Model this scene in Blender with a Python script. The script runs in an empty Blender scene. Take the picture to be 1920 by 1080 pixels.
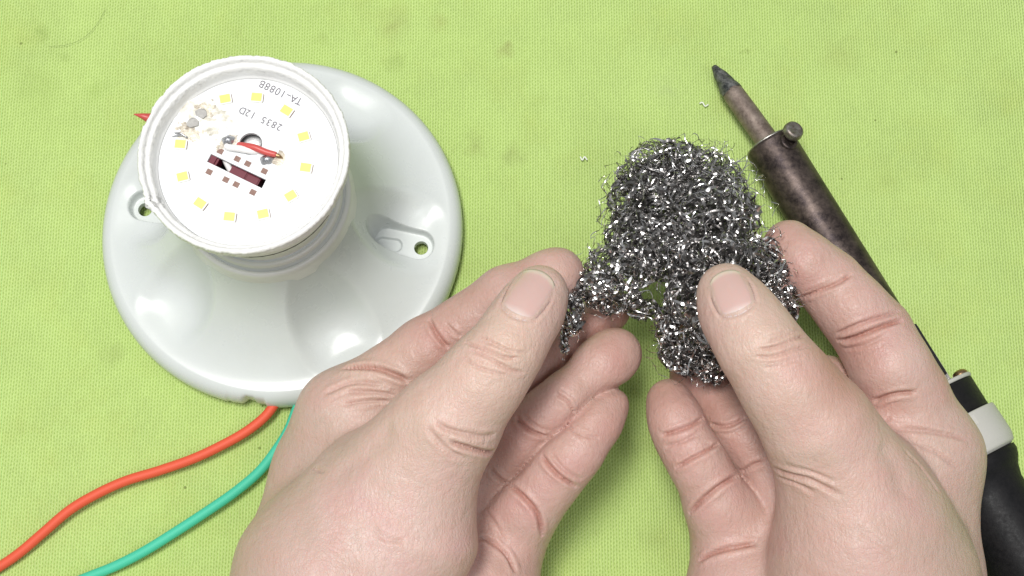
import bpy, bmesh, math, random
import numpy as np
from mathutils import Vector, Matrix, noise as mnoise
from mathutils.bvhtree import BVHTree

random.seed(7); rng = np.random.default_rng(7)
S = bpy.context.scene
COL = S.collection
MM = 0.001

# ------------------------------------------------------------------ camera, world, lamps, exposure
CD, CT = 430.0, math.radians(15.5)          # camera distance (mm) and tilt off vertical
CF = 6.1 * CD                               # focal length in photo pixels
CP = np.array([0, -CD * math.sin(CT), CD * math.cos(CT)])
CFW = -CP / np.linalg.norm(CP); CR = np.array([1.0, 0, 0]); CU = np.cross(CR, CFW)
cam = bpy.data.cameras.new('camera'); camo = bpy.data.objects.new('camera', cam); COL.objects.link(camo)
camo.location = CP * MM; camo.rotation_euler = (CT, 0, 0)
cam.sensor_width = 36; cam.lens = 36 * CF / 1920; cam.clip_start = 0.01; cam.clip_end = 50
S.camera = camo

W = bpy.data.worlds.new('World'); S.world = W; W.use_nodes = True
W.node_tree.nodes['Background'].inputs[0].default_value = (0.93, 0.97, 1.0, 1)
W.node_tree.nodes['Background'].inputs[1].default_value = 0.33

def lamp(name, loc, aim, size, size_y, power, col):
    l = bpy.data.lights.new(name, 'AREA'); l.shape = 'RECTANGLE'; l.size = size; l.size_y = size_y
    l.energy = power; l.color = col
    o = bpy.data.objects.new(name, l); COL.objects.link(o); o.location = loc
    o.rotation_euler = (Vector(aim) - Vector(loc)).to_track_quat('-Z', 'Y').to_euler()
lamp('ceiling_lamp', (-0.17, -0.01, 1.15), (0, 0, 0), 0.36, 0.22, 12.2, (1.0, 0.985, 0.96))
lamp('window_light', (0.25, -0.5, 1.2), (0, 0, 0), 0.4, 0.4, 2.6, (0.95, 0.98, 1.0))  # added fill lamp, no window; lightens the shadow between the hands

S.view_settings.view_transform = 'Standard'; S.view_settings.look = 'None'
S.view_settings.exposure = 0.0; S.view_settings.gamma = 1.0
S.render.engine = 'CYCLES'
S.cycles.max_bounces = 8

# ------------------------------------------------------------------ helpers
def at(px, py, z):
    """Point of the place (mm) at height z seen at photo pixel (px, py)."""
    d = CFW + CR * (px - 960) / CF + CU * (540 - py) / CF
    return CP + d * (z - CP[2]) / d[2]

def ray(px, py):
    d = CFW + CR * (px - 960) / CF + CU * (540 - py) / CF
    return d / np.linalg.norm(d)

def scale_at(p):
    return CF / float((np.asarray(p) - CP) @ CFW)

def empty(name, loc, label=None, cat=None, group=None):
    o = bpy.data.objects.new(name, None); COL.objects.link(o); o.location = Vector(loc) * MM
    o.empty_display_size = 0.01
    tag(o, label, cat, group); return o

def tag(o, label=None, cat=None, group=None, kind=None):
    if label: o['label'] = label
    if cat: o['category'] = cat
    if group: o['group'] = group
    if kind: o['kind'] = kind
    return o

def link(name, me, mat, parent=None, smooth=True):
    o = bpy.data.objects.new(name, me); COL.objects.link(o)
    if mat: me.materials.append(mat)
    if smooth and len(me.polygons):
        me.polygons.foreach_set('use_smooth', np.ones(len(me.polygons), bool))
    if parent:
        o.parent = parent
        o.matrix_parent_inverse = Matrix.Translation(parent.location).inverted()
    return o

def npmesh(name, v, f):
    """Mesh from numpy verts (mm) and quads/tris of one size."""
    me = bpy.data.meshes.new(name); v = np.asarray(v, np.float32) * MM; f = np.asarray(f, np.int32)
    n = f.shape[1]
    me.vertices.add(len(v)); me.vertices.foreach_set('co', v.ravel())
    me.loops.add(f.size); me.loops.foreach_set('vertex_index', f.ravel())
    me.polygons.add(len(f)); me.polygons.foreach_set('loop_start', np.arange(0, f.size, n, dtype=np.int32))
    me.update(calc_edges=True); me.validate(); return me

def grid_faces(nu, nv, wrap=False):
    i = np.arange(nu if wrap else nu - 1)[:, None]; j = np.arange(nv - 1)[None, :]
    i2 = (i + 1) % nu
    return np.stack([i * nv + j, i2 * nv + j, i2 * nv + j + 1, i * nv + j + 1], -1).reshape(-1, 4)

def lathe(name, prof, mat, parent, org, axis=None, n=96, wob=None):
    """Surface of revolution of (r, z) about org along axis (mm)."""
    prof = np.array(prof, float); th = np.linspace(0, 2 * math.pi, n, endpoint=False)
    r = np.repeat(prof[None, :, 0], n, 0); z = np.repeat(prof[None, :, 1], n, 0)
    if wob is not None: r, z = wob(r, z, th[:, None])
    loc = np.stack([r * np.cos(th)[:, None], r * np.sin(th)[:, None], z], -1).reshape(-1, 3)
    if axis is not None:
        q = Vector((0, 0, 1)).rotation_difference(Vector(axis).normalized()).to_matrix()
        loc = loc @ np.array(q).T
    me = npmesh(name, loc + np.asarray(org), grid_faces(n, len(prof), True))
    return link(name, me, mat, parent)

def fine(prof, step):
    out = [prof[0]]
    for a, b in zip(prof[:-1], prof[1:]):
        k = max(1, int(math.hypot(b[0] - a[0], b[1] - a[1]) / step))
        for i in range(1, k + 1):
            out.append((a[0] + (b[0] - a[0]) * i / k, a[1] + (b[1] - a[1]) * i / k))
    return out

def spline(pts, n):
    """Catmull-Rom through points."""
    p = np.array(pts, float); p = np.vstack([2 * p[0] - p[1], p, 2 * p[-1] - p[-2]])
    m = len(p) - 3; u = np.linspace(0, m, n); k = np.minimum(u.astype(int), m - 1); t = (u - k)[:, None]
    a, b, c, d = p[k], p[k + 1], p[k + 2], p[k + 3]
    return 0.5 * (2 * b + (c - a) * t + (2 * a - 5 * b + 4 * c - d) * t ** 2 + (3 * b - a - 3 * c + d) * t ** 3)

def tube(name, pts, rad, mat, parent=None, n=120, sides=14, flat=1.0, caps=True):
    P = spline(pts, n); rad = np.interp(np.linspace(0, 1, n), np.linspace(0, 1, len(np.atleast_1d(rad))), np.atleast_1d(rad))
    if caps:
        P = np.vstack([P[:1], P, P[-1:]]); rad = np.r_[0.001, rad, 0.001]
    T = np.gradient(P, axis=0); T[0] = T[1]; T[-1] = T[-2]
    T /= np.linalg.norm(T, axis=1)[:, None] + 1e-9
    A = np.cross(T, [0, 0, 1.0]); A /= np.linalg.norm(A, axis=1)[:, None] + 1e-9; B = np.cross(A, T)
    th = np.linspace(0, 2 * math.pi, sides, endpoint=False)
    v = P[:, None] + rad[:, None, None] * (np.cos(th)[None, :, None] * A[:, None] + flat * np.sin(th)[None, :, None] * B[:, None])
    k = len(P); v = v.reshape(-1, 3)
    i = np.arange(k - 1)[:, None]; j = np.arange(sides)[None, :]; j2 = (j + 1) % sides
    f = np.stack([i * sides + j, i * sides + j2, (i + 1) * sides + j2, (i + 1) * sides + j], -1).reshape(-1, 4)
    return link(name, npmesh(name, v, f), mat, parent)

def box(name, c, sx, sy, sz, rot, mat, parent, bev=0.15):
    bm = bmesh.new(); bmesh.ops.create_cube(bm, size=1)
    for v in bm.verts: v.co = Vector((v.co.x * sx, v.co.y * sy, v.co.z * sz))
    if bev: bmesh.ops.bevel(bm, geom=bm.edges[:], offset=bev, segments=2, affect='EDGES')
    M = Matrix.Translation(Vector(c)) @ (rot if isinstance(rot, Matrix) else Matrix.Rotation(rot, 4, 'Z'))
    bm.transform(M); bm.transform(Matrix.Scale(MM, 4))
    me = bpy.data.meshes.new(name); bm.to_mesh(me); bm.free()
    return link(name, me, mat, parent, smooth=False)

# ------------------------------------------------------------------ materials
class Mat:
    def __init__(s, name, col=(0.8, 0.8, 0.8), rough=0.5, metal=0.0, **kw):
        s.m = bpy.data.materials.new(name); s.m.use_nodes = True; s.t = s.m.node_tree
        s.b = s.t.nodes['Principled BSDF']
        s.set('Base Color', (*col, 1)); s.set('Roughness', rough); s.set('Metallic', metal)
        for k, v in kw.items(): s.set(k.replace('_', ' '), v)
    def set(s, k, v): s.b.inputs[k].default_value = v
    def node(s, typ, **kw):
        n = s.t.nodes.new(typ)
        for k, v in kw.items():
            if k in n.inputs: n.inputs[k].default_value = v
            else: setattr(n, k, v)
        return n
    def link(s, a, b): s.t.links.new(a, b)
    def to(s, out, k): s.link(out, s.b.inputs[k])
    def coord(s): return s.node('ShaderNodeTexCoord').outputs['Object']
    def noise(s, scale, detail=3, rough=0.55, co=None):
        n = s.node('ShaderNodeTexNoise'); n.inputs['Scale'].default_value = scale
        n.inputs['Detail'].default_value = detail; n.inputs['Roughness'].default_value = rough
        s.link(co or s.coord(), n.inputs['Vector']); return n.outputs['Fac']
    def ramp(s, fac, stops):
        n = s.node('ShaderNodeValToRGB'); e = n.color_ramp.elements
        while len(e) < len(stops): e.new(0.5)
        for q, (p, c) in zip(e, stops): q.position = p; q.color = (*c, 1) if len(c) == 3 else c
        s.link(fac, n.inputs[0]); return n.outputs[0]
    def mix(s, fac, a, b, mode='MIX'):
        n = s.node('ShaderNodeMix', data_type='RGBA', blend_type=mode)
        for v, i in ((fac, n.inputs[0]), (a, n.inputs[6]), (b, n.inputs[7])):
            if hasattr(v, 'is_linked'): s.link(v, i)
            else: i.default_value = (*v, 1) if isinstance(v, tuple) else v
        return n.outputs[2]
    def math(s, op, a, b=0.0, clamp=False):
        n = s.node('ShaderNodeMath', operation=op, use_clamp=clamp)
        for v, i in ((a, n.inputs[0]), (b, n.inputs[1])):
            if hasattr(v, 'is_linked'): s.link(v, i)
            else: i.default_value = v
        return n.outputs[0]
    def bump(s, h, strength=0.3, dist=0.001, prev=None):
        n = s.node('ShaderNodeBump'); n.inputs['Strength'].default_value = strength; n.inputs['Distance'].default_value = dist
        s.link(h, n.inputs['Height'])
        if prev: s.link(prev, n.inputs['Normal'])
        return n.outputs[0]

def mat_cloth():
    m = Mat('green_canvas', rough=0.85); m.set('Specular IOR Level', 0.2)
    co = m.coord()
    warp = m.node('ShaderNodeTexNoise'); warp.inputs['Scale'].default_value = 420; m.link(co, warp.inputs['Vector'])
    warp.inputs['Detail'].default_value = 2
    sub = m.node('ShaderNodeVectorMath', operation='SUBTRACT'); m.link(warp.outputs['Color'], sub.inputs[0]); sub.inputs[1].default_value = (0.5, 0.5, 0.5)
    sc = m.node('ShaderNodeVectorMath', operation='SCALE'); m.link(sub.outputs[0], sc.inputs[0]); sc.inputs['Scale'].default_value = 0.00042
    add = m.node('ShaderNodeVectorMath', operation='ADD'); m.link(co, add.inputs[0]); m.link(sc.outputs[0], add.inputs[1])
    sep = m.node('ShaderNodeSeparateXYZ'); m.link(add.outputs[0], sep.inputs[0])
    kx, ky = 2 * math.pi / 0.00086, 2 * math.pi / 0.00120
    sx = m.math('SINE', m.math('MULTIPLY', sep.outputs[0], kx))
    half = m.math('SINE', m.math('MULTIPLY', sep.outputs[0], kx / 2))
    sgn = m.math('SIGN', half)
    sy = m.math('SINE', m.math('ADD', m.math('MULTIPLY', sep.outputs[1], ky), m.math('MULTIPLY', sgn, math.pi / 3)))
    rib = m.math('ADD', m.math('MULTIPLY', sx, 0.62), m.math('MULTIPLY', sy, 0.26))
    fz = m.noise(2600, 3, 0.7, co)
    patch = m.noise(55, 3, 0.6, co)
    amp = m.math('ADD', 0.45, m.math('MULTIPLY', patch, 1.1))
    h = m.math('ADD', m.math('MULTIPLY', rib, amp), m.math('MULTIPLY', fz, 1.0))
    m.to(m.bump(h, 0.85, 0.0003), 'Normal')
    big = m.noise(14, 4, 0.6, co)
    base = m.ramp(big, [(0.3, (0.565, 0.735, 0.245)), (0.7, (0.61, 0.785, 0.28))])
    base = m.mix(m.math('MULTIPLY', m.ramp(m.noise(26, 5, 0.7, co), [(0.5, (0, 0, 0)), (0.72, (1, 1, 1))]), 0.5), base, (0.565, 0.66, 0.19))
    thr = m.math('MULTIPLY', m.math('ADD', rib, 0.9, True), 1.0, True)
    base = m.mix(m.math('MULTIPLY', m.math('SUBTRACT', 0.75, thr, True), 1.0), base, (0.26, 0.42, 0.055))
    # loose dark specks caught in the weave
    vo = m.node('ShaderNodeTexVoronoi'); vo.inputs['Scale'].default_value = 95; m.link(co, vo.inputs['Vector'])
    wn = m.node('ShaderNodeSeparateColor'); m.link(vo.outputs['Color'], wn.inputs[0])
    speck = m.math('MULTIPLY', m.math('LESS_THAN', vo.outputs['Distance'], 0.045), m.math('GREATER_THAN', wn.outputs[0], 0.72))
    base = m.mix(m.math('MULTIPLY', speck, 0.6), base, (0.13, 0.16, 0.03))
    # soldering stains: (photo point, radius mm, strength, colour)
    stains = [((738, 42), 5.0, .42, (0.33, 0.30, 0.12)), ((825, 40), 3.2, .5, (0.36, 0.32, 0.10)), ((950, 90), 2.2, .62, (0.30, 0.25, 0.10)),
              ((984, 90), 1.7, .45, (0.26, 0.33, 0.06)), ((888, 273), 3.4, .5, (0.30, 0.31, 0.10)), ((965, 290), 3.4, .55, (0.30, 0.33, 0.12)),
              ((740, 115), 3.0, .5, (0.25, 0.33, 0.07)), ((1250, 165), 5.0, .35, (0.42, 0.50, 0.25)), ((1575, 105), 5.5, .35, (0.40, 0.42, 0.12)),
              ((205, 665), 3.0, .4, (0.30, 0.36, 0.12)), ((80, 62), 2.2, .5, (0.24, 0.36, 0.07)), ((115, 108), 2.0, .5, (0.22, 0.32, 0.06)),
              ((180, 165), 3.0, .4, (0.28, 0.42, 0.08)), ((1225, 1010), 3.2, .35, (0.30, 0.34, 0.10)), ((600, 70), 2.4, .4, (0.3, 0.38, 0.1)),
              ((1660, 330), 6.0, .3, (0.38, 0.45, 0.10)), ((70, 165), 6.5, .3, (0.33, 0.47, 0.10)), ((1010, 190), 3.0, .25, (0.3, 0.4, 0.08)),
              ((1395, 92), 1.0, .8, (0.15, 0.2, 0.04)), ((1630, 352), 0.9, .8, (0.12, 0.16, 0.04)), ((1115, 995), 1.0, .6, (0.2, 0.2, 0.05))]
    sn = m.noise(380, 4, 0.7, co)
    w2 = m.node('ShaderNodeTexNoise'); w2.inputs['Scale'].default_value = 170; w2.inputs['Detail'].default_value = 3; m.link(co, w2.inputs['Vector'])
    s2 = m.node('ShaderNodeVectorMath', operation='SUBTRACT'); m.link(w2.outputs['Color'], s2.inputs[0]); s2.inputs[1].default_value = (.5, .5, .5)
    s3 = m.node('ShaderNodeVectorMath', operation='SCALE'); m.link(s2.outputs[0], s3.inputs[0]); s3.inputs['Scale'].default_value = 0.008
    s4 = m.node('ShaderNodeVectorMath', operation='ADD'); m.link(co, s4.inputs[0]); m.link(s3.outputs[0], s4.inputs[1])
    for (px, py), r, st, c in stains:
        p = at(px, py, 0) * MM
        d = m.node('ShaderNodeVectorMath', operation='DISTANCE'); m.link(s4.outputs[0], d.inputs[0]); d.inputs[1].default_value = p
        f = m.math('SUBTRACT', 1.0, m.math('DIVIDE', d.outputs['Value'], r * 1.5 * MM), True)
        f = m.math('MULTIPLY', f, m.math('MULTIPLY', sn, 1.4 * st), True)
        base = m.mix(f, base, c)
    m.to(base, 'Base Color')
    return m.m

def mat_white(name, col, rough, dirt=0.0, coat=0.0):
    m = Mat(name, col, rough)
    m.set('Coat Weight', coat); m.set('Coat Roughness', 0.12)
    n = m.noise(60, 5, 0.65); n2 = m.noise(900, 3, 0.7)
    c = m.mix(m.ramp(n, [(0.35, (0, 0, 0)), (0.75, (1, 1, 1))]), col, tuple(x * y for x, y in zip(col, (0.96, 0.96, 0.945))))
    if dirt:
        c = m.mix(m.math('MULTIPLY', m.ramp(n2, [(0.66, (0, 0, 0)), (0.78, (1, 1, 1))]), dirt), c, (0.34, 0.29, 0.23))
    m.to(c, 'Base Color')
    m.to(m.ramp(n, [(0.2, (rough * .8,) * 3), (0.8, (rough * 1.25,) * 3)]), 'Roughness')
    m.to(m.bump(n2, 0.05, 0.0003), 'Normal')
    return m.m

def mat_skin():
    m = Mat('skin', rough=0.5)
    m.set('Subsurface Weight', 0.22); m.set('Subsurface Radius', (1.0, 0.38, 0.22)); m.set('Subsurface Scale', 0.0032)
    m.set('Specular IOR Level', 0.42)
    co = m.coord()
    big = m.noise(75, 4, 0.6, co); mid = m.noise(330, 4, 0.65, co)
    red = m.node('ShaderNodeAttribute', attribute_name='red').outputs['Fac']
    pale = m.node('ShaderNodeAttribute', attribute_name='pale').outputs['Fac']
    c = m.ramp(big, [(0.3, (0.52, 0.375, 0.318)), (0.5, (0.585, 0.41, 0.36)), (0.7, (0.575, 0.365, 0.335))])
    c = m.mix(m.math('MULTIPLY', m.ramp(mid, [(0.45, (0, 0, 0)), (0.75, (1, 1, 1))]), 0.25), c, (0.52, 0.33, 0.26))
    c = m.mix(pale, c, (0.61, 0.465, 0.355))
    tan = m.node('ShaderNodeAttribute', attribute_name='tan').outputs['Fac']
    c = m.mix(tan, c, (0.415, 0.315, 0.25))  # brown that puts the hand's side shading into the skin colour
    c = m.mix(m.math('MULTIPLY', m.ramp(m.noise(160, 3, 0.6, co), [(0.42, (0, 0, 0)), (0.68, (1, 1, 1))]), 0.2), c, (0.55, 0.29, 0.235))
    c = m.mix(red, c, (0.37, 0.135, 0.095))
    m.to(c, 'Base Color')
    vo = m.node('ShaderNodeTexVoronoi', feature='DISTANCE_TO_EDGE'); vo.inputs['Scale'].default_value = 1050
    st = m.node('ShaderNodeMapping'); st.inputs['Scale'].default_value = (1, 0.7, 1); m.link(co, st.inputs[0]); m.link(st.outputs[0], vo.inputs['Vector'])
    v = m.math('MINIMUM', vo.outputs['Distance'], 0.16)
    b1 = m.bump(m.math('MULTIPLY', v, 3.0), 0.4, 0.0002)
    b2 = m.bump(mid, 0.34, 0.0012, b1)
    mp = m.node('ShaderNodeMapping'); mp.inputs['Scale'].default_value = (1.0, 0.28, 0.6); mp.inputs['Rotation'].default_value = (0, 0, 0.5); m.link(co, mp.inputs[0])
    wr = m.noise(900, 3, 0.65, mp.outputs[0])
    b3 = m.bump(wr, 0.34, 0.0006, b2)
    m.to(b3, 'Normal')
    m.to(m.ramp(mid, [(0.3, (0.36,) * 3), (0.7, (0.54,) * 3)]), 'Roughness')
    return m.m

def mat_nail():
    m = Mat('nail_plate', rough=0.24); m.set('Subsurface Weight', 0.25); m.set('Subsurface Scale', 0.002); m.set('Subsurface Radius', (1, 0.4, 0.25))
    e = m.node('ShaderNodeAttribute', attribute_name='edge').outputs['Fac']
    l = m.node('ShaderNodeAttribute', attribute_name='lunula').outputs['Fac']
    c = m.mix(l, (0.61, 0.405, 0.365), (0.70, 0.55, 0.51))
    c = m.mix(e, c, (0.64, 0.52, 0.43))
    m.to(c, 'Base Color')
    return m.m

def mat_metal_worn(name, c1, c2, rough, scale, metal=0.85):
    m = Mat(name, c1, rough, metal)
    n = m.noise(scale, 6, 0.7); n2 = m.noise(scale * 5, 4, 0.75)
    f = m.ramp(m.math('ADD', m.math('MULTIPLY', n, 0.65), m.math('MULTIPLY', n2, 0.35)), [(0.4, (0, 0, 0)), (0.62, (1, 1, 1))])
    m.to(m.mix(f, c1, c2), 'Base Color')
    m.to(m.ramp(n2, [(0.25, (rough * .75,) * 3), (0.8, (min(1, rough * 1.5),) * 3)]), 'Roughness')
    m.to(m.bump(n2, 0.18, 0.0004), 'Normal')
    return m.m

M_cloth = mat_cloth()
M_base = mat_white('satin_white_plastic', (0.63, 0.66, 0.65), 0.28)
M_collar = mat_white('cream_white_plastic', (0.76, 0.755, 0.73), 0.3)
M_house = mat_white('matt_white_plastic', (0.83, 0.825, 0.81), 0.45, dirt=0.45)
M_board = mat_white('white_solder_mask', (0.79, 0.805, 0.82), 0.4, dirt=0.2)
M_skin = mat_skin(); M_nail = mat_nail()
def mat_steel():
    m = Mat('steel_swarf', rough=0.22, metal=1.0)
    a = m.node('ShaderNodeAttribute', attribute_name='tone').outputs['Fac']
    m.to(m.ramp(a, [(0.0, (0.20, 0.19, 0.188)), (0.45, (0.47, 0.45, 0.44)), (0.8, (0.78, 0.76, 0.75)), (1.0, (0.92, 0.90, 0.88))]), 'Base Color')
    m.to(m.ramp(a, [(0.0, (0.34,) * 3), (1.0, (0.18,) * 3)]), 'Roughness')
    return m.m
M_steel = mat_steel()
M_barrel = mat_metal_worn('scorched_steel', (0.035, 0.027, 0.028), (0.15, 0.115, 0.10), 0.42, 130)
M_shank = mat_metal_worn('tarnished_copper', (0.16, 0.12, 0.10), (0.34, 0.275, 0.235), 0.5, 260, 0.6)
M_tip = mat_metal_worn('oxidised_tip', (0.03, 0.034, 0.036), (0.22, 0.22, 0.21), 0.5, 330, 0.6)
M_bright = mat_metal_worn('bright_zinc', (0.55, 0.53, 0.50), (0.30, 0.27, 0.24), 0.32, 420, 1.0)
M_screw = mat_metal_worn('dull_rusty_zinc', (0.36, 0.34, 0.31), (0.14, 0.10, 0.08), 0.42, 420, 0.9)
M_brass = mat_metal_worn('brass', (0.50, 0.33, 0.18), (0.25, 0.15, 0.08), 0.3, 400, 1.0)
M_black = mat_metal_worn('black_bakelite', (0.006, 0.006, 0.007), (0.012, 0.011, 0.012), 0.5, 150, 0.0)
M_black.node_tree.nodes['Principled BSDF'].inputs['Specular IOR Level'].default_value = 0.22
M_grey = mat_white('pale_grey_plastic', (0.50, 0.49, 0.455), 0.5, dirt=0.3)
M_red = Mat('orange_red_pvc', (0.72, 0.095, 0.042), 0.6).m
M_green = Mat('teal_green_pvc', (0.06, 0.53, 0.345), 0.6).m
M_led = Mat('led_white_body', (0.86, 0.86, 0.80), 0.4).m
M_phos = Mat('yellow_phosphor', (0.90, 0.80, 0.20), 0.35).m
M_copper = mat_metal_worn('bare_pad', (0.22, 0.125, 0.10), (0.30, 0.19, 0.155), 0.55, 900, 0.2)
M_solder = mat_metal_worn('solder', (0.62, 0.63, 0.65), (0.40, 0.40, 0.42), 0.3, 900, 1.0)
M_pad = mat_metal_worn('scraped_pad', (0.30, 0.29, 0.275), (0.42, 0.41, 0.39), 0.5, 700, 0.3)
M_ink = Mat('grey_ink', (0.13, 0.115, 0.135), 0.7).m
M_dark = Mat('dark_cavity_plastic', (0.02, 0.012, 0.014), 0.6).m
M_maroon = Mat('maroon_component', (0.16, 0.025, 0.04), 0.3).m
M_cap = mat_metal_worn('aluminium_can', (0.62, 0.62, 0.62), (0.45, 0.45, 0.45), 0.4, 600, 0.7)
M_wred = Mat('red_lead', (0.56, 0.085, 0.075), 0.4).m
M_wwhite = Mat('white_lead', (0.82, 0.80, 0.78), 0.4).m
M_lint = Mat('white_fibre', (0.85, 0.87, 0.80), 0.8).m
M_hair = Mat('brown_hair', (0.14, 0.19, 0.05), 0.5).m

# ------------------------------------------------------------------ the cloth
def build_cloth():
    n = 180; s = 1400.0
    x = np.sign(np.linspace(-1, 1, n)) * np.abs(np.linspace(-1, 1, n)) ** 2.2 * s; X, Y = np.meshgrid(x, x, indexing='ij')
    Z = np.array([min(0.0, -0.75 + 0.75 * mnoise.fractal(Vector((a / 70, b / 95 + a / 300, 1.7)), 1.0, 2.0, 2)) for a, b in zip(X.ravel(), Y.ravel())]).reshape(X.shape)
    v = np.stack([X, Y, Z], -1).reshape(-1, 3)
    o = link('green_tablecloth', npmesh('green_tablecloth', v, grid_faces(n, n)), M_cloth)
    tag(o, kind='structure')
build_cloth()

# ------------------------------------------------------------------ lamp holder
BC = at(532, 433, 3); BC[2] = 0
def smin(a, b, k):
    h = np.clip(0.5 + 0.5 * (b - a) / k, 0, 1); return b + (a - b) * h - k * h * (1 - h)
def smooth(a, b, x):
    t = np.clip((x - a) / (b - a), 0, 1); return t * t * (3 - 2 * t)
def stadium(x, y, a, b, r):
    px, py = x - a[0], y - a[1]; bx, by = b[0] - a[0], b[1] - a[1]
    h = np.clip((px * bx + py * by) / (bx * bx + by * by), 0, 1)
    return np.hypot(px - bx * h, py - by * h) - r

def build_holder():
    t = empty('lamp_holder', BC, 'round glossy white lamp holder with scalloped slopes, lying on the cloth under the bulb', 'lamp holder')
    nt = 1100
    th = np.linspace(0, 2 * math.pi, nt, endpoint=False)[:, None]
    edge = [(54.6, 0.2), (54.9, 1.0), (55.2, 2.5), (55.25, 4.2), (55.1, 5.6), (54.75, 6.8), (54.2, 7.8), (53.5, 8.6), (52.7, 9.15), (51.9, 9.5)]
    rr = np.r_[[e[0] for e in edge], np.linspace(51.5, 20.5, 112)]
    top = 9.6 + 25.0 * np.clip((51.5 - rr) / 27.0, 0, 1.1) ** 1.9
    zz = np.r_[[e[1] for e in edge], top[len(edge):]]
    R = np.repeat(rr[None], nt, 0); Z = np.repeat(zz[None], nt, 0)
    X = R * np.cos(th); Y = R * np.sin(th); inner = R < 53.6
    for a in (-5, -62, -138, -185, -242, -300):
        c, s = math.cos(math.radians(a)), math.sin(math.radians(a))
        ax, lat = X * c + Y * s, -X * s + Y * c
        zs = 8.9 + 15 * ((lat / 18.5) ** 2 + (np.maximum(0, 46 - ax) / 18.5) ** 2) ** 1.7 + np.where(ax > 44, (ax - 44) ** 2 / 15, 0) + np.where(ax < 0, 60, 0)
        Z = np.where(inner, smin(Z, zs, 2.6), Z)
    # screw recesses with blind slot and through hole
    holes = []
    q = lambda px, py: (at(px, py, 5.5) - BC)[:2]
    a, b, s1, s2, h = q(727, 452), q(786, 465), q(716, 455.5), q(741, 459), q(789.5, 464.5)
    for sg in (1, -1):
        sd = stadium(X, Y, sg * a, sg * b, 4.5 + 0 * X)
        m = smooth(0.35, -0.35, sd)
        Z = Z * (1 - m) + np.minimum(Z, 5.2) * m
        lip = smooth(0.0, -0.3, stadium(X, Y, sg * s1, sg * s2, 2.55)); Z = Z - 0.0 * lip
        slot = smooth(0.15, -0.25, stadium(X, Y, sg * s1, sg * s2, 2.05)); Z = Z - 1.3 * slot
        holes.append(sg * h)
    # broken notch and chips in the bottom edge near the wires
    n_a = math.atan2(*((at(468, 748, 1) - BC)[1::-1]))
    da = np.degrees((th - n_a + math.pi) % (2 * math.pi) - math.pi)
    raise_ = np.interp(da.ravel(), [-6.5, -5.6, -4.6, -1.5, -0.3, 0.3, 2.6, 3.2, 6.0, 6.6], [0, 0.5, 0.2, 0.5, 1.7, 2.6, 2.2, 1.5, 1.1, 0])[:, None]
    Z = np.where(R > 54, np.maximum(Z, 0.2 + raise_ + 0 * Z), Z)
    cut = np.where(R > 53.0, 0.72 * raise_ * np.clip((9.2 - Z) / 3.0, 0, 1), 0); X = X - cut * np.cos(th); Y = Y - cut * np.sin(th)
    v = np.stack([X, Y, Z], -1)
    f = grid_faces(nt, len(rr), True)
    V = v.reshape(-1, 3).copy()
    extra_v, extra_f = [], []
    keep = np.ones(len(f), bool)
    for hc in holes:
        d = np.hypot(V[:, 0] - hc[0], V[:, 1] - hc[1]); HR = 2.15
        near = np.abs(d - HR) < 0.2
        sc = HR / d[near]
        V[near, 0] = hc[0] + (V[near, 0] - hc[0]) * sc; V[near, 1] = hc[1] + (V[near, 1] - hc[1]) * sc
        ins = (d < HR) | near
        keep &= ~ins[f].all(1)
        a2 = np.linspace(0, 2 * math.pi, 48, endpoint=False)
        k0 = len(V) + sum(len(e) for e in extra_v)
        ring = lambda z, r: np.stack([hc[0] + r * np.cos(a2), hc[1] + r * np.sin(a2), 0 * a2 + z], -1)
        extra_v.append(np.vstack([ring(5.25, 2.19), ring(3.0, 2.12)]))
        i = np.arange(48); i2 = (i + 1) % 48
        extra_f.append(np.stack([k0 + i, k0 + 48 + i, k0 + 48 + i2, k0 + i2], -1))
    V = np.vstack([V] + extra_v); f = np.vstack([f[keep]] + extra_f)
    o = link('base_plate', npmesh('base_plate', V + BC, f), M_base, t)
    lathe('socket_collar', fine([(25.6, 31.0), (25.2, 34.0), (24.9, 36.2), (24.5, 37.3), (23.8, 37.8), (23.1, 37.5), (22.8, 36.8), (22.5, 37.2), (22.4, 38.6),
                                 (22.1, 39.5), (21.5, 39.9), (20.9, 39.5), (20.6, 38.0), (20.5, 30)], 0.5), M_collar, t, BC, n=128)
    return t
build_holder()

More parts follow.
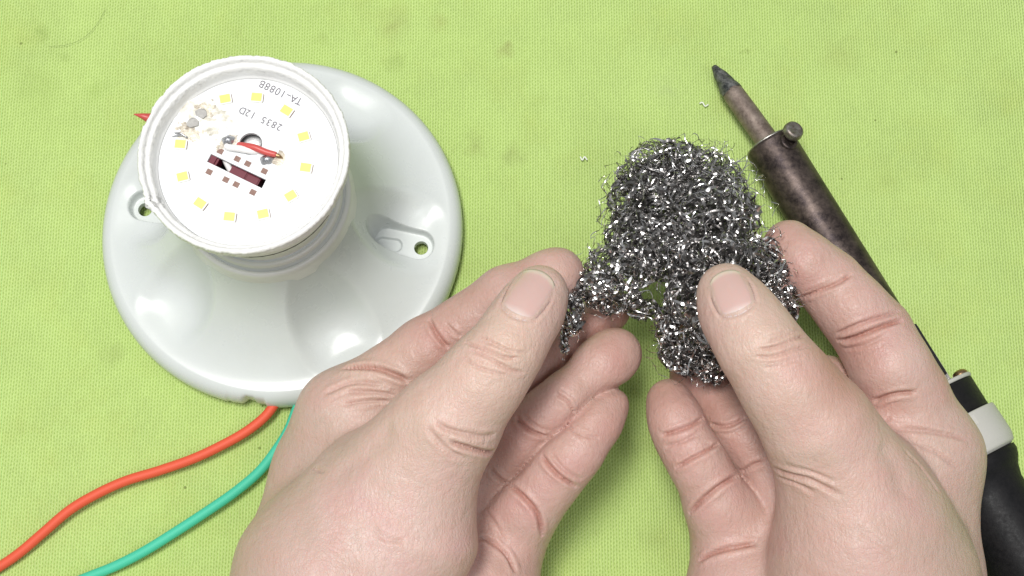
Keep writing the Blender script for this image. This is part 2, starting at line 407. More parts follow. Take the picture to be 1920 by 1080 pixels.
# ------------------------------------------------------------------ opened bulb
def build_bulb():
    C = BC.copy()
    t = empty('led_bulb', C + np.array([0, 0, 26]), 'opened white bulb showing a board of yellow chips, standing in the lamp holder', 'light bulb')
    prof = fine([(20.45, 33), (20.5, 41), (21.2, 45), (23.4, 53), (26.0, 61.5), (27.4, 66.3), (27.75, 67.2), (27.75, 69.2), (27.85, 70.0), (27.5, 70.6), (26.9, 70.7), (26.4, 70.2), (26.2, 69.2),
                 (25.9, 68.7), (25.3, 68.7), (24.95, 68.3), (24.75, 67.6), (24.6, 66.2), (24.5, 64.2), (24.1, 63.6), (23.9, 62.2)], 0.35)
    chunk = math.atan2(*((at(274, 384, 70) - C)[1::-1]))
    def wob(r, z, th):
        R, Z = r.copy(), z.copy()
        for i in range(r.shape[0]):
            a = th[i, 0]
            da = abs((a - chunk + math.pi) % (2 * math.pi) - math.pi)
            for j in range(r.shape[1]):
                if z[i, j] > 66.0 and r[i, j] > 24.3:
                    p = Vector((math.cos(a) * 9, math.sin(a) * 9, z[i, j] * 0.8 + r[i, j] * .9))
                    k = mnoise.noise(p) * 0.14 + mnoise.noise(p * 3.1) * 0.16 + mnoise.noise(p * 8) * 0.16
                    if da < 0.13: k += (1 - da / 0.13) * (0.55 + 1.1 * mnoise.noise(p * 2.5) + .8 * mnoise.noise(p * 6))
                    R[i, j] += k * 1.05 - (0.35 if mnoise.noise(Vector((math.cos(a) * 4, math.sin(a) * 4, 3))) > 0.3 and r[i, j] > 27.3 else 0) * 0.6
                    Z[i, j] += k * (1.2 if z[i, j] > 69 else 0.5)
        return R, Z
    lathe('housing', prof, M_house, t, C, n=420, wob=wob)
    ZB = 63.2                                     # top face of the printed board
    P = lambda px, py, z=ZB: at(px, py, z)
    # board: circle with a round hole and a slot
    cu = bpy.data.curves.new('board_outline', 'CURVE'); cu.dimensions = '2D'; cu.fill_mode = 'BOTH'; cu.extrude = 0.5 * MM
    def poly(pts):
        s = cu.splines.new('POLY'); s.points.add(len(pts) - 1); s.use_cyclic_u = True
        for q, p in zip(s.points, pts): q.co = (p[0] * MM, p[1] * MM, 0, 1)
    circ = lambda c, r, n: [(c[0] + r * math.cos(2 * math.pi * i / n), c[1] + r * math.sin(2 * math.pi * i / n)) for i in range(n)]
    HC = P(470, 269.5)
    slot = [P(395.7, 288.3), P(499, 337), P(491, 353), P(388, 303)]
    poly(circ(C, 23.95, 128)); poly(circ(HC, 3.1, 48)[::-1]); poly(slot)
    tmp = bpy.data.objects.new('tmp', cu); COL.objects.link(tmp); tmp.location = (0, 0, (ZB - 0.5) * MM)
    dg = bpy.context.evaluated_depsgraph_get(); me = bpy.data.meshes.new_from_object(tmp.evaluated_get(dg)); me.transform(tmp.matrix_world if False else Matrix.Translation(tmp.location))
    bpy.data.objects.remove(tmp); me.name = 'circuit_board'
    board = link('circuit_board', me, M_board, t, smooth=False)
    # driver parts seen through the openings
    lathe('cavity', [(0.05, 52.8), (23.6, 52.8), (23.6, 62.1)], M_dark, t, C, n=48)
    hc = HC.copy()
    lathe('capacitor', [(0.05, 0), (2.6, 0), (3.3, -0.5), (3.6, -1.2), (3.6, -6)], M_cap, t, (P(472, 264, 60.2)), n=40)
    e1 = (slot[1] - slot[0]); ang = math.atan2(e1[1], e1[0])
    box('coil', P(404, 297, 59.8), 3.6, 6, 5, ang, M_maroon, t, 0.6)
    box('transformer', P(452, 325, 58.8), 5.0, 7, 5, ang, M_maroon, t, 0.3)
    box('transformer', P(478, 336, 58.3), 4.4, 7, 5, ang, M_maroon, t, 0.3)
    tube('inner_lead', [P(415, 280, 60.2), P(425, 305, 60.5), P(438, 330, 60.2)], 0.9, M_wwhite, t, n=20, sides=8)
    # chips
    leds = [(423, 186, -12), (482, 183, 5), (538, 208, 32), (570, 257, -17), (574, 315, 8), (546, 368, -33), (494, 402, -14), (431, 407, 5), (376, 382, 33), (343, 332, -15), (339, 271, 4)]
    for px, py, a in leds:
        p = P(px, py, ZB + 0.3)
        b = box('led_chip', p, 3.3, 2.75, 0.62, math.radians(-a), M_led, t, 0.08)
        ph = box('phosphor', p + np.array([-0.1, 0.08, 0.29]), 2.85, 2.35, 0.14, math.radians(-a), M_phos, b, 0.04)
        ph.matrix_parent_inverse = Matrix.Translation(t.location).inverted()
        ph.matrix_parent_inverse = Matrix.Identity(4)
        sh = box('terminal', p + np.array([1.62 * math.cos(math.radians(-a)), 1.62 * math.sin(math.radians(-a)), -0.1]), 0.3, 2.3, 0.3, math.radians(-a), M_copper, b, 0.03)
        sh.matrix_parent_inverse = Matrix.Identity(4)
    for cx, cy in ((310, 385), (540, 490), (680, 555), (905, 655), (160, 665), (385, 770), (525, 835), (750, 940)):
        box('solder_pad', P(370 + cx / 7.2, 230 + cy / 7.2, ZB + 0.03), 1.65, 1.5, 0.1, ang, M_copper, t, 0.02)
    for px, py, r in ((428, 263, 1.35), (501, 299, 1.4)):
        lathe('solder_joint', [(r * 1.25, 0), (r * 1.05, .35), (r * .8, .8), (r * .45, 1.15), (0.03, 1.3)], M_solder, t, P(px, py, ZB), n=20,
              wob=lambda r, z, th: (r * (1 + .14 * np.sin(2 * th + 1) + .08 * np.sin(5 * th)), z))
    # leads
    tube('lead_wire', [P(446, 270, 57), P(449, 272, 62.6), P(460, 274, ZB + 0.8), P(478, 277, ZB + 1.3), P(498, 285, ZB + 1.1), P(518, 290, ZB + 0.9)], [0.8, 0.9, 0.95, 0.95, 0.9, 0.75], M_wred, t, n=40)['label'] = 'red lead wire soldered to the board'
    tube('bare_strand', [P(516, 290, ZB + 0.8), P(524, 293, ZB + 0.6), P(530, 297, ZB + 0.2)], [0.6, 0.55, 0.2], M_brass, t, n=12, sides=8)
    tube('lead_wire', [P(486, 288, 57), P(484, 284, 62.5), P(472, 283, ZB + 0.7), P(450, 279, ZB + 1.0), P(428, 276, ZB + 0.8), P(424, 272, ZB + 0.6)], [0.8, 0.85, 0.95, 0.95, 0.9, 0.7], M_wwhite, t, n=40)['label'] = 'white lead wire soldered to the board'
    # flux and glue residue where one chip was pulled off
    def residue(name, px, py, R, hgt, mat, sx=1.0, seed=0, thr=0.0):
        n = 40; c = P(px, py); vs = []
        for i in range(n):
            for j in range(n):
                u, w = (i / (n - 1) * 2 - 1), (j / (n - 1) * 2 - 1)
                d = math.hypot(u, w); p = Vector((u * 2.2 + seed, w * 2.2, seed * 3.1))
                k = 1 - d * d + mnoise.fractal(p, 1.0, 2.2, 4) * 0.75
                z = hgt * max(-0.35, min(1, k - 0.35)) + (0.16 * mnoise.noise(p * 4) if k > .35 else 0)
                vs.append((c[0] + u * R * sx, c[1] + w * R, ZB + z))
        return link(name, npmesh(name, vs, grid_faces(n, n)), mat, t)
    mr = Mat('glue_residue', rough=0.4); nn = mr.noise(230, 4, 0.6)
    mr.to(mr.ramp(nn, [(0.3, (0.40, 0.37, 0.30)), (0.42, (0.66, 0.63, 0.54)), (0.55, (0.84, 0.84, 0.81)), (0.64, (0.70, 0.67, 0.58)), (0.75, (0.42, 0.38, 0.31))]), 'Base Color')
    mf = Mat('flux_stain', rough=0.3); nn = mf.noise(300, 5, 0.7)
    mf.to(mf.ramp(nn, [(0.33, (0.24, 0.20, 0.16)), (0.45, (0.50, 0.44, 0.36)), (0.58, (0.76, 0.70, 0.57)), (0.7, (0.82, 0.80, 0.72))]), 'Base Color')
    residue('glue_residue', 372, 212, 6.0, 0.9, mr.m, 1.15, 1.3)
    residue('glue_residue', 410, 228, 4.2, 0.35, mr.m, 1.3, 4.7)
    residue('glue_residue', 360, 252, 2.6, 0.35, mf.m, 1.5, 2.1)
    residue('scorch', 384, 206, 3.4, 0.95, mf.m, 1.2, 7.7)
    residue('scorch', 352, 240, 2.6, 0.5, mf.m, 1.4, 8.4)
    residue('flux_stain', 417, 270, 2.4, 0.3, mf.m, 0.9, 6.3)
    residue('flux_stain', 522, 297, 2.5, 0.28, mf.m, 1.3, 9.1)
    residue('flux_stain', 436, 262, 1.9, 0.2, mf.m, 1.0, 3.3)
    for px, py, a in ((361, 230, 0.3), (377, 212, -0.4)):
        bm = bmesh.new(); c = P(px, py, ZB + 1.0)
        vs = [bm.verts.new(Vector(((c[0] + r * math.cos(q + a)) * MM, (c[1] + r * math.sin(q + a)) * MM, (c[2] + 0.15 * math.sin(3 * q)) * MM))) for q, r in ((0, 1.7), (.8, 1.5), (1.5, 1.6), (2.4, 1.3), (3.2, 1.8), (4.0, 1.5), (4.7, 1.2), (5.5, 1.6))]
        f = bm.faces.new(vs); ex = bmesh.ops.extrude_face_region(bm, geom=[f]); bmesh.ops.translate(bm, verts=[v for v in ex['geom'] if isinstance(v, bmesh.types.BMVert)], vec=(0, 0, -0.9 * MM))
        bmesh.ops.recalc_face_normals(bm, faces=bm.faces[:])
        me = bpy.data.meshes.new('torn_pad'); bm.to_mesh(me); bm.free(); link('torn_pad', me, M_pad, t, smooth=False)
    tube('broken_leg', [P(327, 249, ZB + .6), P(338, 250, ZB + 1.2), P(351, 258, ZB + .7)], [0.12, 0.25, 0.3], M_solder, t, n=12, sides=6)
    tube('broken_leg', [P(323, 256, ZB + .3), P(333, 254, ZB + .7), P(345, 254, ZB + .9)], [0.12, 0.2, 0.2], M_solder, t, n=12, sides=6)
    # print on the board
    def text(s, a, b, size):
        pa, pb = P(*a), P(*b); d = pb - pa; ang = math.atan2(d[1], d[0]); n = len(s)
        bmx = bmesh.new()
        for i, ch in enumerate(s):
            if ch == ' ': continue
            fc = bpy.data.curves.new('f', 'FONT'); fc.body = ch; fc.size = size * MM; fc.align_x = 'CENTER'; fc.extrude = 0.012 * MM
            fo = bpy.data.objects.new('f', fc); COL.objects.link(fo)
            me = bpy.data.meshes.new_from_object(fo.evaluated_get(bpy.context.evaluated_depsgraph_get()))
            p = pa + d * i / (n - 1)
            me.transform(Matrix.Translation(Vector((p[0], p[1], ZB + 0.02)) * MM) @ Matrix.Rotation(ang, 4, 'Z') @ Matrix.Scale(1.6 if ch == '-' else 0.9, 4, (1, 0, 0)))
            bmx.from_mesh(me); bpy.data.objects.remove(fo); bpy.data.meshes.remove(me)
        me = bpy.data.meshes.new('print'); bmx.to_mesh(me); bmx.free()
        o = link('printed_code', me, M_ink, t, smooth=False)
    text('TA-1088B', (564, 184), (495, 152), 3.1)
    text('2835 12D', (527, 233), (458, 202), 2.85)
    return t
build_bulb()

# red tip poking out behind the rim
def build_red_tip():
    o = tube('wire_end', [at(310, 226, 40), at(282, 222, 42), at(268, 218, 43), at(251, 214, 43.5)], [2.0, 1.5, 0.9, 0.12], M_wred, None, n=24)
    tag(o, 'pointed red wire end poking out behind the bulb rim on its far side', 'wire')
build_red_tip()

# ------------------------------------------------------------------ wires
def build_wires():
    rp = [(548, 700, 6), (531, 730, 4.5), (515, 758, 3.6), (495, 783, 3.4), (462, 809, 3.2), (420, 833, 3.0), (365, 859, 3.0), (300, 882, 3.0), (235, 902, 3.2), (180, 927, 3.4), (130, 957, 3.2), (82, 998, 2.8), (40, 1034, 2.4), (0, 1062, 2), (-80, 1110, 2), (-200, 1180, 2)]
    o = tube('insulated_wire', [at(*p) for p in rp], 1.5, M_red, n=160); tag(o, 'orange red insulated wire curving from under the lamp holder across the cloth', 'wire', 'wires of the lamp holder')
    gp = [(590, 700, 6), (572, 735, 4.5), (556, 768, 3.6), (541, 806, 3.4), (519, 842, 3.2), (486, 884, 3.0), (440, 923, 3.0), (385, 961, 3.0), (325, 1000, 3.0), (270, 1034, 3), (215, 1062, 2.6), (160, 1084, 2.2), (60, 1125, 2), (-100, 1180, 2)]
    o = tube('insulated_wire', [at(*p) for p in gp], 1.5, M_green, n=160); tag(o, 'teal green insulated wire running below the red one and behind the wrist', 'wire', 'wires of the lamp holder')
build_wires()

# ------------------------------------------------------------------ soldering iron
def build_iron():
    A = at(1443, 270, 10.5); B = at(1443 + .525 * 800, 270 + .851 * 800, 15.5)
    L = np.linalg.norm(B - A); d = (B - A) / L; k = L / 800
    t = empty('soldering_iron', A, 'worn soldering iron with scorched steel barrel and black handle lying beside the right hand', 'soldering iron')
    up = np.array([0, 0, 1.0]); up -= d * (up @ d); up /= np.linalg.norm(up); side = np.cross(d, up)   # side: towards photo right-up
    if side[0] < 0: side = -side
    pt = lambda s, a=0, u=0: A + d * s + side * a + up * u
    tp = at(1338, 124, 6.5); td = (A - tp); tl = np.linalg.norm(td); td /= tl
    lathe('tip', fine([(0.1, 0), (0.85, 0.15), (1.15, 1.0), (2.15, 4.5), (2.95, 8.3), (3.2, 10.2), (3.25, 11)], 0.5), M_tip, t, tp, td, n=32,
          wob=lambda r, z, th: (r * (1 + .06 * np.sin(3 * th + z) + .04 * np.sin(7 * th + 2 * z)), z))
    lathe('shank', fine([(3.15, 10.6), (3.4, 12), (3.55, 20), (3.6, tl + 6)], 0.8), M_shank, t, tp, td, n=32)
    lathe('barrel', fine([(3.4, 1.0), (6.6, 0.4), (7.5, 0.0), (7.9, 0.4), (7.9, 1.0), (7.85, 2), (7.85, 92)], 1.0), M_barrel, t, A, d, n=64)
    # bright rolled rim, open on one side
    an = np.linspace(0.2, 3.6, 30)
    e1, e2 = side, up
    tube('rim', [A + d * (-0.1) + 7.35 * (math.cos(q) * e1 + math.sin(q) * e2) for q in an], 0.42, M_bright, t, n=50, sides=8)
    sdir = up * 0.92 + side * 0.36; sdir /= np.linalg.norm(sdir)
    so = A + d * 2.4 + side * 1.6
    lathe('set_screw', fine([(1.8, 6), (1.8, 8.7), (3.0, 8.8), (3.15, 9.6), (2.9, 10.8), (2.3, 11.3), (1.4, 11.1), (0.05, 11.0)], 0.4), M_screw, t, so, sdir, n=28,
          wob=lambda r, z, th: (r, z - 0.25 * (np.abs(np.sin(th)) < .22) * (z > 11)))
    lathe('screw_boss', [(3.0, 6.5), (2.9, 8.0), (2.4, 8.4), (1.6, 8.3)], M_barrel, t, so + d * 1.8 - side * 1.4, sdir, n=28)
    # handle end
    f0 = 577 * k
    box('slot', pt(505 * k, 7.6, 1.0), 0, 0, 0, 0, M_dark, t, 0) if False else None
    q = Matrix(((d[0], side[0], up[0], 0), (d[1], side[1], up[1], 0), (d[2], side[2], up[2], 0), (0, 0, 0, 1)))
    box('mica_strip', pt(500 * k, 7.2, 3.4), 17, 1.3, 1.6, q, M_black, t, 0.2)
    box('strap', pt(545 * k, 7.4, 2.6), 13, 1.4, 2.2, q, M_bright, t, 0.2)
    lathe('flange', fine([(6, 0), (14.2, 0), (14.4, 0.5), (14.2, 1.1), (13, 1.2)], .6), M_grey, t, pt(f0 - 1.1), d, n=72)
    for a, u in ((9.9, 6.5), (-9.9, -6.5)):
        lathe('flange_screw', [(2.3, 0), (2.3, -.6), (1.8, -1.3), (1.0, -1.7), (.03, -1.8)], M_brass, t, pt(f0 - 1.1, a, u), d, n=24)
    lathe('collar', fine([(12, 0), (13.8, 0.05), (14.0, 0.4), (14.0, 9.2), (13.6, 9.7)], .6), M_black, t, pt(f0), d, n=72)
    w0 = 637 * k; w1 = 716 * k
    lathe('grey_ring', fine([(13.2, 0), (15.1, .1), (15.3, .4), (15.5, 6), (15.5, w1 - w0 - 3), (14.9, w1 - w0 - .8), (13.6, w1 - w0)], .5), M_grey, t, pt(w0), d, n=72)
    box('ring_notch', pt(w0 + 2.5, 2.0, 14.6), 3.4, 3.6, 1.4, q, M_grey, t, 0.3)
    lathe('handle', fine([(12.5, 0), (14.2, .1), (14.3, 1.6), (13.6, 3.6), (12.2, 5.8), (11.3, 9), (11.25, 14), (11.6, 25), (12.0, 45), (11.6, 75), (10.6, 95), (8, 100), (4.5, 102), (0.1, 102)], 1.0), M_black, t, pt(w1 + .05), d, n=72)
    return t
build_iron()

# ------------------------------------------------------------------ hands: blended volumes -> one continuous skin
def surface_nets(vol, org, h):
    s = vol < 0; n = np.array(vol.shape)
    c = np.zeros(n - 1, np.int8)
    sl = lambda o: tuple(slice(o[k], n[k] - 1 + o[k]) for k in range(3))
    corners = [(i, j, k) for i in (0, 1) for j in (0, 1) for k in (0, 1)]
    for o in corners: c += s[sl(o)]
    act = (c > 0) & (c < 8); ids = np.argwhere(act)
    idx = np.full(c.shape, -1, np.int32); idx[act] = np.arange(len(ids))
    acc = np.zeros((len(ids), 3)); cnt = np.zeros(len(ids))
    for o in corners:
        for ax in range(3):
            if o[ax]: continue
            o2 = list(o); o2[ax] = 1
            a = vol[tuple((ids + o).T)]; b = vol[tuple((ids + o2).T)]
            x = (a < 0) != (b < 0); tt = np.where(x, a / np.where(a == b, 1, a - b), 0)
            p = np.tile(np.array(o, float), (len(ids), 1)); p[:, ax] += tt
            acc += p * x[:, None]; cnt += x
    v = (ids + acc / cnt[:, None]) * h + org
    F = []
    for ax in range(3):
        u, w = (ax + 1) % 3, (ax + 2) % 3
        lo = [slice(1, n[k] - 1) for k in range(3)]; lo[ax] = slice(0, n[ax] - 1)
        hi = list(lo); hi[ax] = slice(1, n[ax])
        a, b = s[tuple(lo)], s[tuple(hi)]
        e = np.argwhere(a != b); st = np.array([1, 1, 1]); st[ax] = 0; e = e + st
        flip = ~s[tuple(e.T)]
        du = np.zeros(3, int); du[u] = 1; dw = np.zeros(3, int); dw[w] = 1
        g = lambda q: idx[tuple(q.T)]
        qd = np.stack([g(e - du - dw), g(e - dw), g(e), g(e - du)], -1)
        qd[flip] = qd[flip][:, ::-1]; F.append(qd)
    F = np.vstack(F); return v, F[(F >= 0).all(1)]

def cone(P, a, b, ra, rb):
    ba = (b - a).astype(np.float32); h = np.clip(((P - a.astype(np.float32)) @ ba) / (ba @ ba), 0, 1)
    d = P - a.astype(np.float32) - h[:, None] * ba
    return np.sqrt((d * d).sum(1)) - (ra + (rb - ra) * h)

def sminf(a, b, k):
    h = np.clip(k - np.abs(a - b), 0, None) / k
    return np.minimum(a, b) - h * h * k * 0.25

def build_hand(spec, label):
    J = lambda q: (lambda p: (p, q[3] / scale_at(p)))(at(q[0], q[1], q[2]))
    fingers = [[J(q) for q in f] for f in spec['fingers']]
    thumb = [J(q) for q in spec['thumb']]
    palm = [(J(a), J(b)) for a, b in spec['palm']]
    allp = [x for f in fingers + [thumb] for x in f] + [x for ab in palm for x in ab]
    lo = np.min([p - r - 4 for p, r in allp], 0); hi = np.max([p + r + 4 for p, r in allp], 0)
    lo[1] = max(lo[1], at(960, spec.get('cut', 1560), 45)[1])
    h = 0.85; n = np.ceil((hi - lo) / h).astype(int) + 1
    g = np.stack(np.meshgrid(*[np.arange(k, dtype=np.float32) * h + np.float32(l) for k, l in zip(n, lo)], indexing='ij'), -1).reshape(-1, 3)
    def ev(fn, pts_r):                   # evaluate only near the primitive
        return fn
    def prim(a, b):
        out = np.full(len(g), 40.0, np.float32)
        l = np.minimum(a[0] - a[1], b[0] - b[1]) - 12; u = np.maximum(a[0] + a[1], b[0] + b[1]) + 12
        m = ((g > l.astype(np.float32)) & (g < u.astype(np.float32))).all(1)
        out[m] = cone(g[m], a[0], b[0], a[1], b[1]); return out
    def chain(c, k):
        d = None
        for a, b in zip(c[:-1], c[1:]):
            e = prim(a, b); d = e if d is None else sminf(d, e, k)
        return d
    # pads: soft swellings on the phalanges
    dp = None
    for a, b in palm:
        e = prim(a, b); dp = e if dp is None else sminf(dp, e, 7.0)
    df = None
    for i, f in enumerate(fingers):
        e = chain(f, 3.0)
        for q in spec['pads'][i]:
            p = J(q); e = sminf(e, prim(p, (p[0] + 0.01, p[1])), 4.0)
        df = e if df is None else np.minimum(df, e) + 0.95 * np.exp(-((df - e) / 1.7) ** 2)
    d = sminf(df, dp, 7.0)
    e = chain(thumb, 5.0)
    for q in spec['tpads']:
        p = J(q); e = sminf(e, prim(p, (p[0] + 0.01, p[1])), 5.0)
    # the thumb joins the palm softly but only touches the fingers
    d = np.minimum(sminf(dp, e, 8.0), np.minimum(d, sminf(df, e, 1.2)))
    vol = d.reshape(n); vol[:, :2, :] = np.maximum(vol[:, :2, :], 0.6)
    v, f = surface_nets(vol, lo, h)
    me = npmesh('hand', v, f); o = link('hand', me, M_skin)
    md = o.modifiers.new('s', 'SMOOTH'); md.factor = 0.5; md.iterations = 2
    md = o.modifiers.new('s', 'SUBSURF'); md.levels = 1; md.render_levels = 1
    dg = bpy.context.evaluated_depsgraph_get(); ev_ = o.evaluated_get(dg)
    me2 = bpy.data.meshes.new_from_object(ev_); o.modifiers.clear(); o.data = me2; bpy.data.meshes.remove(me); me2.name = 'hand'
    N = len(me2.vertices); V = np.empty(N * 3, np.float32); me2.vertices.foreach_get('co', V); V = V.reshape(-1, 3) / MM
    NN = np.empty(N * 3, np.float32); me2.vertex_normals.foreach_get('vector', NN); NN = NN.reshape(-1, 3)
    bvh = BVHTree.FromObject(o, bpy.context.evaluated_depsgraph_get())
    def hit(px, py):
        r = bvh.ray_cast(Vector(CP * MM), Vector(ray(px, py)))
        return (np.array(r[0]) / MM, np.array(r[1])) if r[0] else (None, None)
    disp = np.zeros(N, np.float32); red = np.zeros(N, np.float32); pale = np.zeros(N, np.float32); tan = np.zeros(N, np.float32)
    def groove(pts, depth, w, rd=0.3, side=0.3):
        if w < 1.5: w *= 0.68
        ln = sum(math.dist(a, b) for a, b in zip(pts[:-1], pts[1:]))
        pp = spline(pts, max(8, int(ln / 4))) if len(pts) > 2 else np.linspace(pts[0], pts[1], max(8, int(ln / 4)))
        H = [hit(*q) for q in pp]; tt = np.linspace(0, 1, len(pp))
        runs, cur = [], []
        for i, q in enumerate(H):          # a line that leaves one finger for another is cut there
            if q[0] is None or (cur and np.linalg.norm(q[0] - H[cur[-1]][0]) > 3.0):
                runs.append(cur); cur = []
            if q[0] is not None: cur.append(i)
        ok = max(runs + [cur], key=len)
        if len(ok) < 3: return
        tt = np.interp(np.arange(len(pp)), [ok[0], ok[-1]], [0, 1])
        C = np.array([H[i][0] for i in ok], np.float32); n0 = np.array([H[i][1] for i in ok], np.float32); tp = tt[ok]
        m = np.where(((V > C.min(0) - 5 * w) & (V < C.max(0) + 5 * w)).all(1))[0]
        if not len(m): return
        D = np.linalg.norm(V[m][:, None] - C[None], axis=2); j = D.argmin(1); dd = D[np.arange(len(m)), j]
        tap = np.clip(np.minimum(tp[j], 1 - tp[j]) * 7, 0, 1) ** 0.7
        fac = np.clip((NN[m] * n0[j]).sum(1) * 2, 0, 1) * tap
        disp[m] += fac * 1.35 * depth * (-np.exp(-(dd / w) ** 2) + side * np.exp(-((dd - 2.2 * w) / (1.3 * w)) ** 2))
        red[m] = np.maximum(red[m], fac * min(1, rd * 1.45) * np.exp(-(dd / (1.15 * w)) ** 2))
    for c in spec['creases']: groove(*c)
    rr2 = random.Random(3)
    for pts, dp_, w_, rd_, *_ in spec['creases']:      # finer lines crossing and following each fold
        L_ = sum(math.dist(a, b) for a, b in zip(pts[:-1], pts[1:]))
        if w_ > 1.5 or L_ < 40: continue
        for k in range(3):
            ox, oy = rr2.uniform(-13, 13), rr2.uniform(-13, 13); u0, u1 = sorted((rr2.uniform(0, .6), rr2.uniform(.4, 1)))
            q = spline(pts, 12); q = q[int(u0 * 11):int(u1 * 11) + 1]
            if len(q) < 4: continue
            q = q + np.array([ox, oy]) + np.linspace(-1, 1, len(q))[:, None] * np.array([rr2.uniform(-5, 5), rr2.uniform(-5, 5)])
            groove([tuple(x) for x in q[::3]] + [tuple(q[-1])], .13, .45, .1, .2)
    # tissue tone: pads and joints are pinker, back of the thumb is yellower
    segs = [(a, b) for f_ in fingers for a, b in zip(f_[1:-1], f_[2:])]
    dF = np.min([cone(V, a[0], b[0], a[1], b[1]) for a, b in segs], 0)
    dT = np.min([cone(V, a[0], b[0], a[1], b[1]) for a, b in zip(thumb[:-1], thumb[1:])], 0)
    red = np.maximum(red, 0.25 * np.clip(1 - np.abs(dF) / 3, 0, 1) * (dF < dT)).astype(np.float32)
    for q, R, s in spec['tone_red']:
        H = hit(*q)[0]
        if H is None: continue
        dd = np.linalg.norm(V - H, axis=1); red = np.maximum(red, min(.6, 1.3 * s) * np.exp(-(dd / R) ** 2)).astype(np.float32)
    for q, R, s in spec['tone_pale']:
        H = hit(*q)[0]
        if H is None: continue
        dd = np.linalg.norm(V - H, axis=1); pale = np.maximum(pale, s * np.exp(-(dd / R) ** 2)).astype(np.float32)
    for q, R, s in spec['tone_tan']:      # shade on the outer sides of the hand, painted in as browner skin
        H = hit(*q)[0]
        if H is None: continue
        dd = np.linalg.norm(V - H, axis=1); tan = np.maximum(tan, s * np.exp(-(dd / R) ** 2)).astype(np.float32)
    # nail bed: sunk edges round the plate
    c0, c1, c2, c3 = [np.array(q, float) for q in spec['nail']]      # base-left, base-right, tip-right, tip-left
    def nail_px(u, w):                    # u across -1..1, w along -1 (base) .. 1 (tip)
        uu = u * math.sqrt(max(0, 1 - 0.33 * w * w * (1 if w > 0 else .8))) ; ww = w * math.sqrt(max(0, 1 - (0.5 if w > 0 else .36) * u * u))
        a, b = (uu + 1) / 2, (ww + 1) / 2
        return (c0 * (1 - a) + c1 * a) * (1 - b) + (c3 * (1 - a) + c2 * a) * b
    outl = [tuple(nail_px(-1, w)) for w in np.linspace(0.7, -1, 9)] + [tuple(nail_px(u, -1)) for u in np.linspace(-.8, 1, 8)] + [tuple(nail_px(1, w)) for w in np.linspace(-.85, .7, 8)]
    groove(outl, 0.26, 0.6, 0.07, 0.25)
    V2 = V + NN * disp[:, None]
    me2.vertices.foreach_set('co', (V2 * MM).astype(np.float32).ravel())
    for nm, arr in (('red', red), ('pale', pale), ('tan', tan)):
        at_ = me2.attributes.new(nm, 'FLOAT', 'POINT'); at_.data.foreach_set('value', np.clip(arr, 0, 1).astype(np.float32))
    me2.update()
    me2.polygons.foreach_set('use_smooth', np.ones(len(me2.polygons), bool))
    # nail plate
    nu, nv = 25, 29; G = np.zeros((nu, nv, 3)); NG = np.zeros((nu, nv, 3)); ok = True
    for i, u in enumerate(np.linspace(-1, 1, nu)):
        for j, w in enumerate(np.linspace(-1, 1, nv)):
            p, nn = hit(*nail_px(u, w))
            if p is None: p, nn = hit(*(nail_px(u * .9, w * .8)))
            G[i, j] = p; NG[i, j] = nn
    for _ in range(4):
        NG[1:-1, 1:-1] = (NG[:-2, 1:-1] + NG[2:, 1:-1] + NG[1:-1, :-2] + NG[1:-1, 2:]) / 4
    NG /= np.linalg.norm(NG, axis=2)[..., None]
    U, Wd = np.meshgrid(np.linspace(-1, 1, nu), np.linspace(-1, 1, nv), indexing='ij')
    lift = 0.13 - 0.55 * np.clip(np.abs(U) - .72, 0, 1) * 2 - 0.75 * np.clip(-Wd - .8, 0, 1) * 2.5 + 0.25 * np.clip(Wd - .6, 0, 1)
    top = G + NG * lift[..., None]
    bot = top - NG * 0.55
    vs = np.vstack([top.reshape(-1, 3), bot.reshape(-1, 3)]); ft = grid_faces(nu, nv); fb = ft[:, ::-1] + nu * nv
    rim = [i * nv for i in range(nu)] + [(nu - 1) * nv + j for j in range(1, nv)] + [i * nv + nv - 1 for i in range(nu - 2, -1, -1)] + [j for j in range(nv - 2, 0, -1)]
    rim = np.array(rim); r2 = np.roll(rim, -1)
    fs = np.stack([r2, rim, rim + nu * nv, r2 + nu * nv], -1)
    mn = npmesh('nail', vs, np.vstack([ft, fb, fs]))
    bmn = bmesh.new(); bmn.from_mesh(mn); bmesh.ops.recalc_face_normals(bmn, faces=bmn.faces[:]); bmn.to_mesh(mn); bmn.free()
    ed = np.clip((Wd - .78 + .08 * U ** 2) * 9, 0, 1); lu = np.clip((-Wd - .55 - .3 * U ** 2) * 4, 0, 1)
    for nm, arr in (('edge', ed), ('lunula', lu)):
        a_ = mn.attributes.new(nm, 'FLOAT', 'POINT'); a_.data.foreach_set('value', np.r_[arr.ravel(), arr.ravel()].astype(np.float32))
    link('thumbnail', mn, M_nail, o)
    tag(o, label, 'hand', 'hands holding the steel wool')
    return o

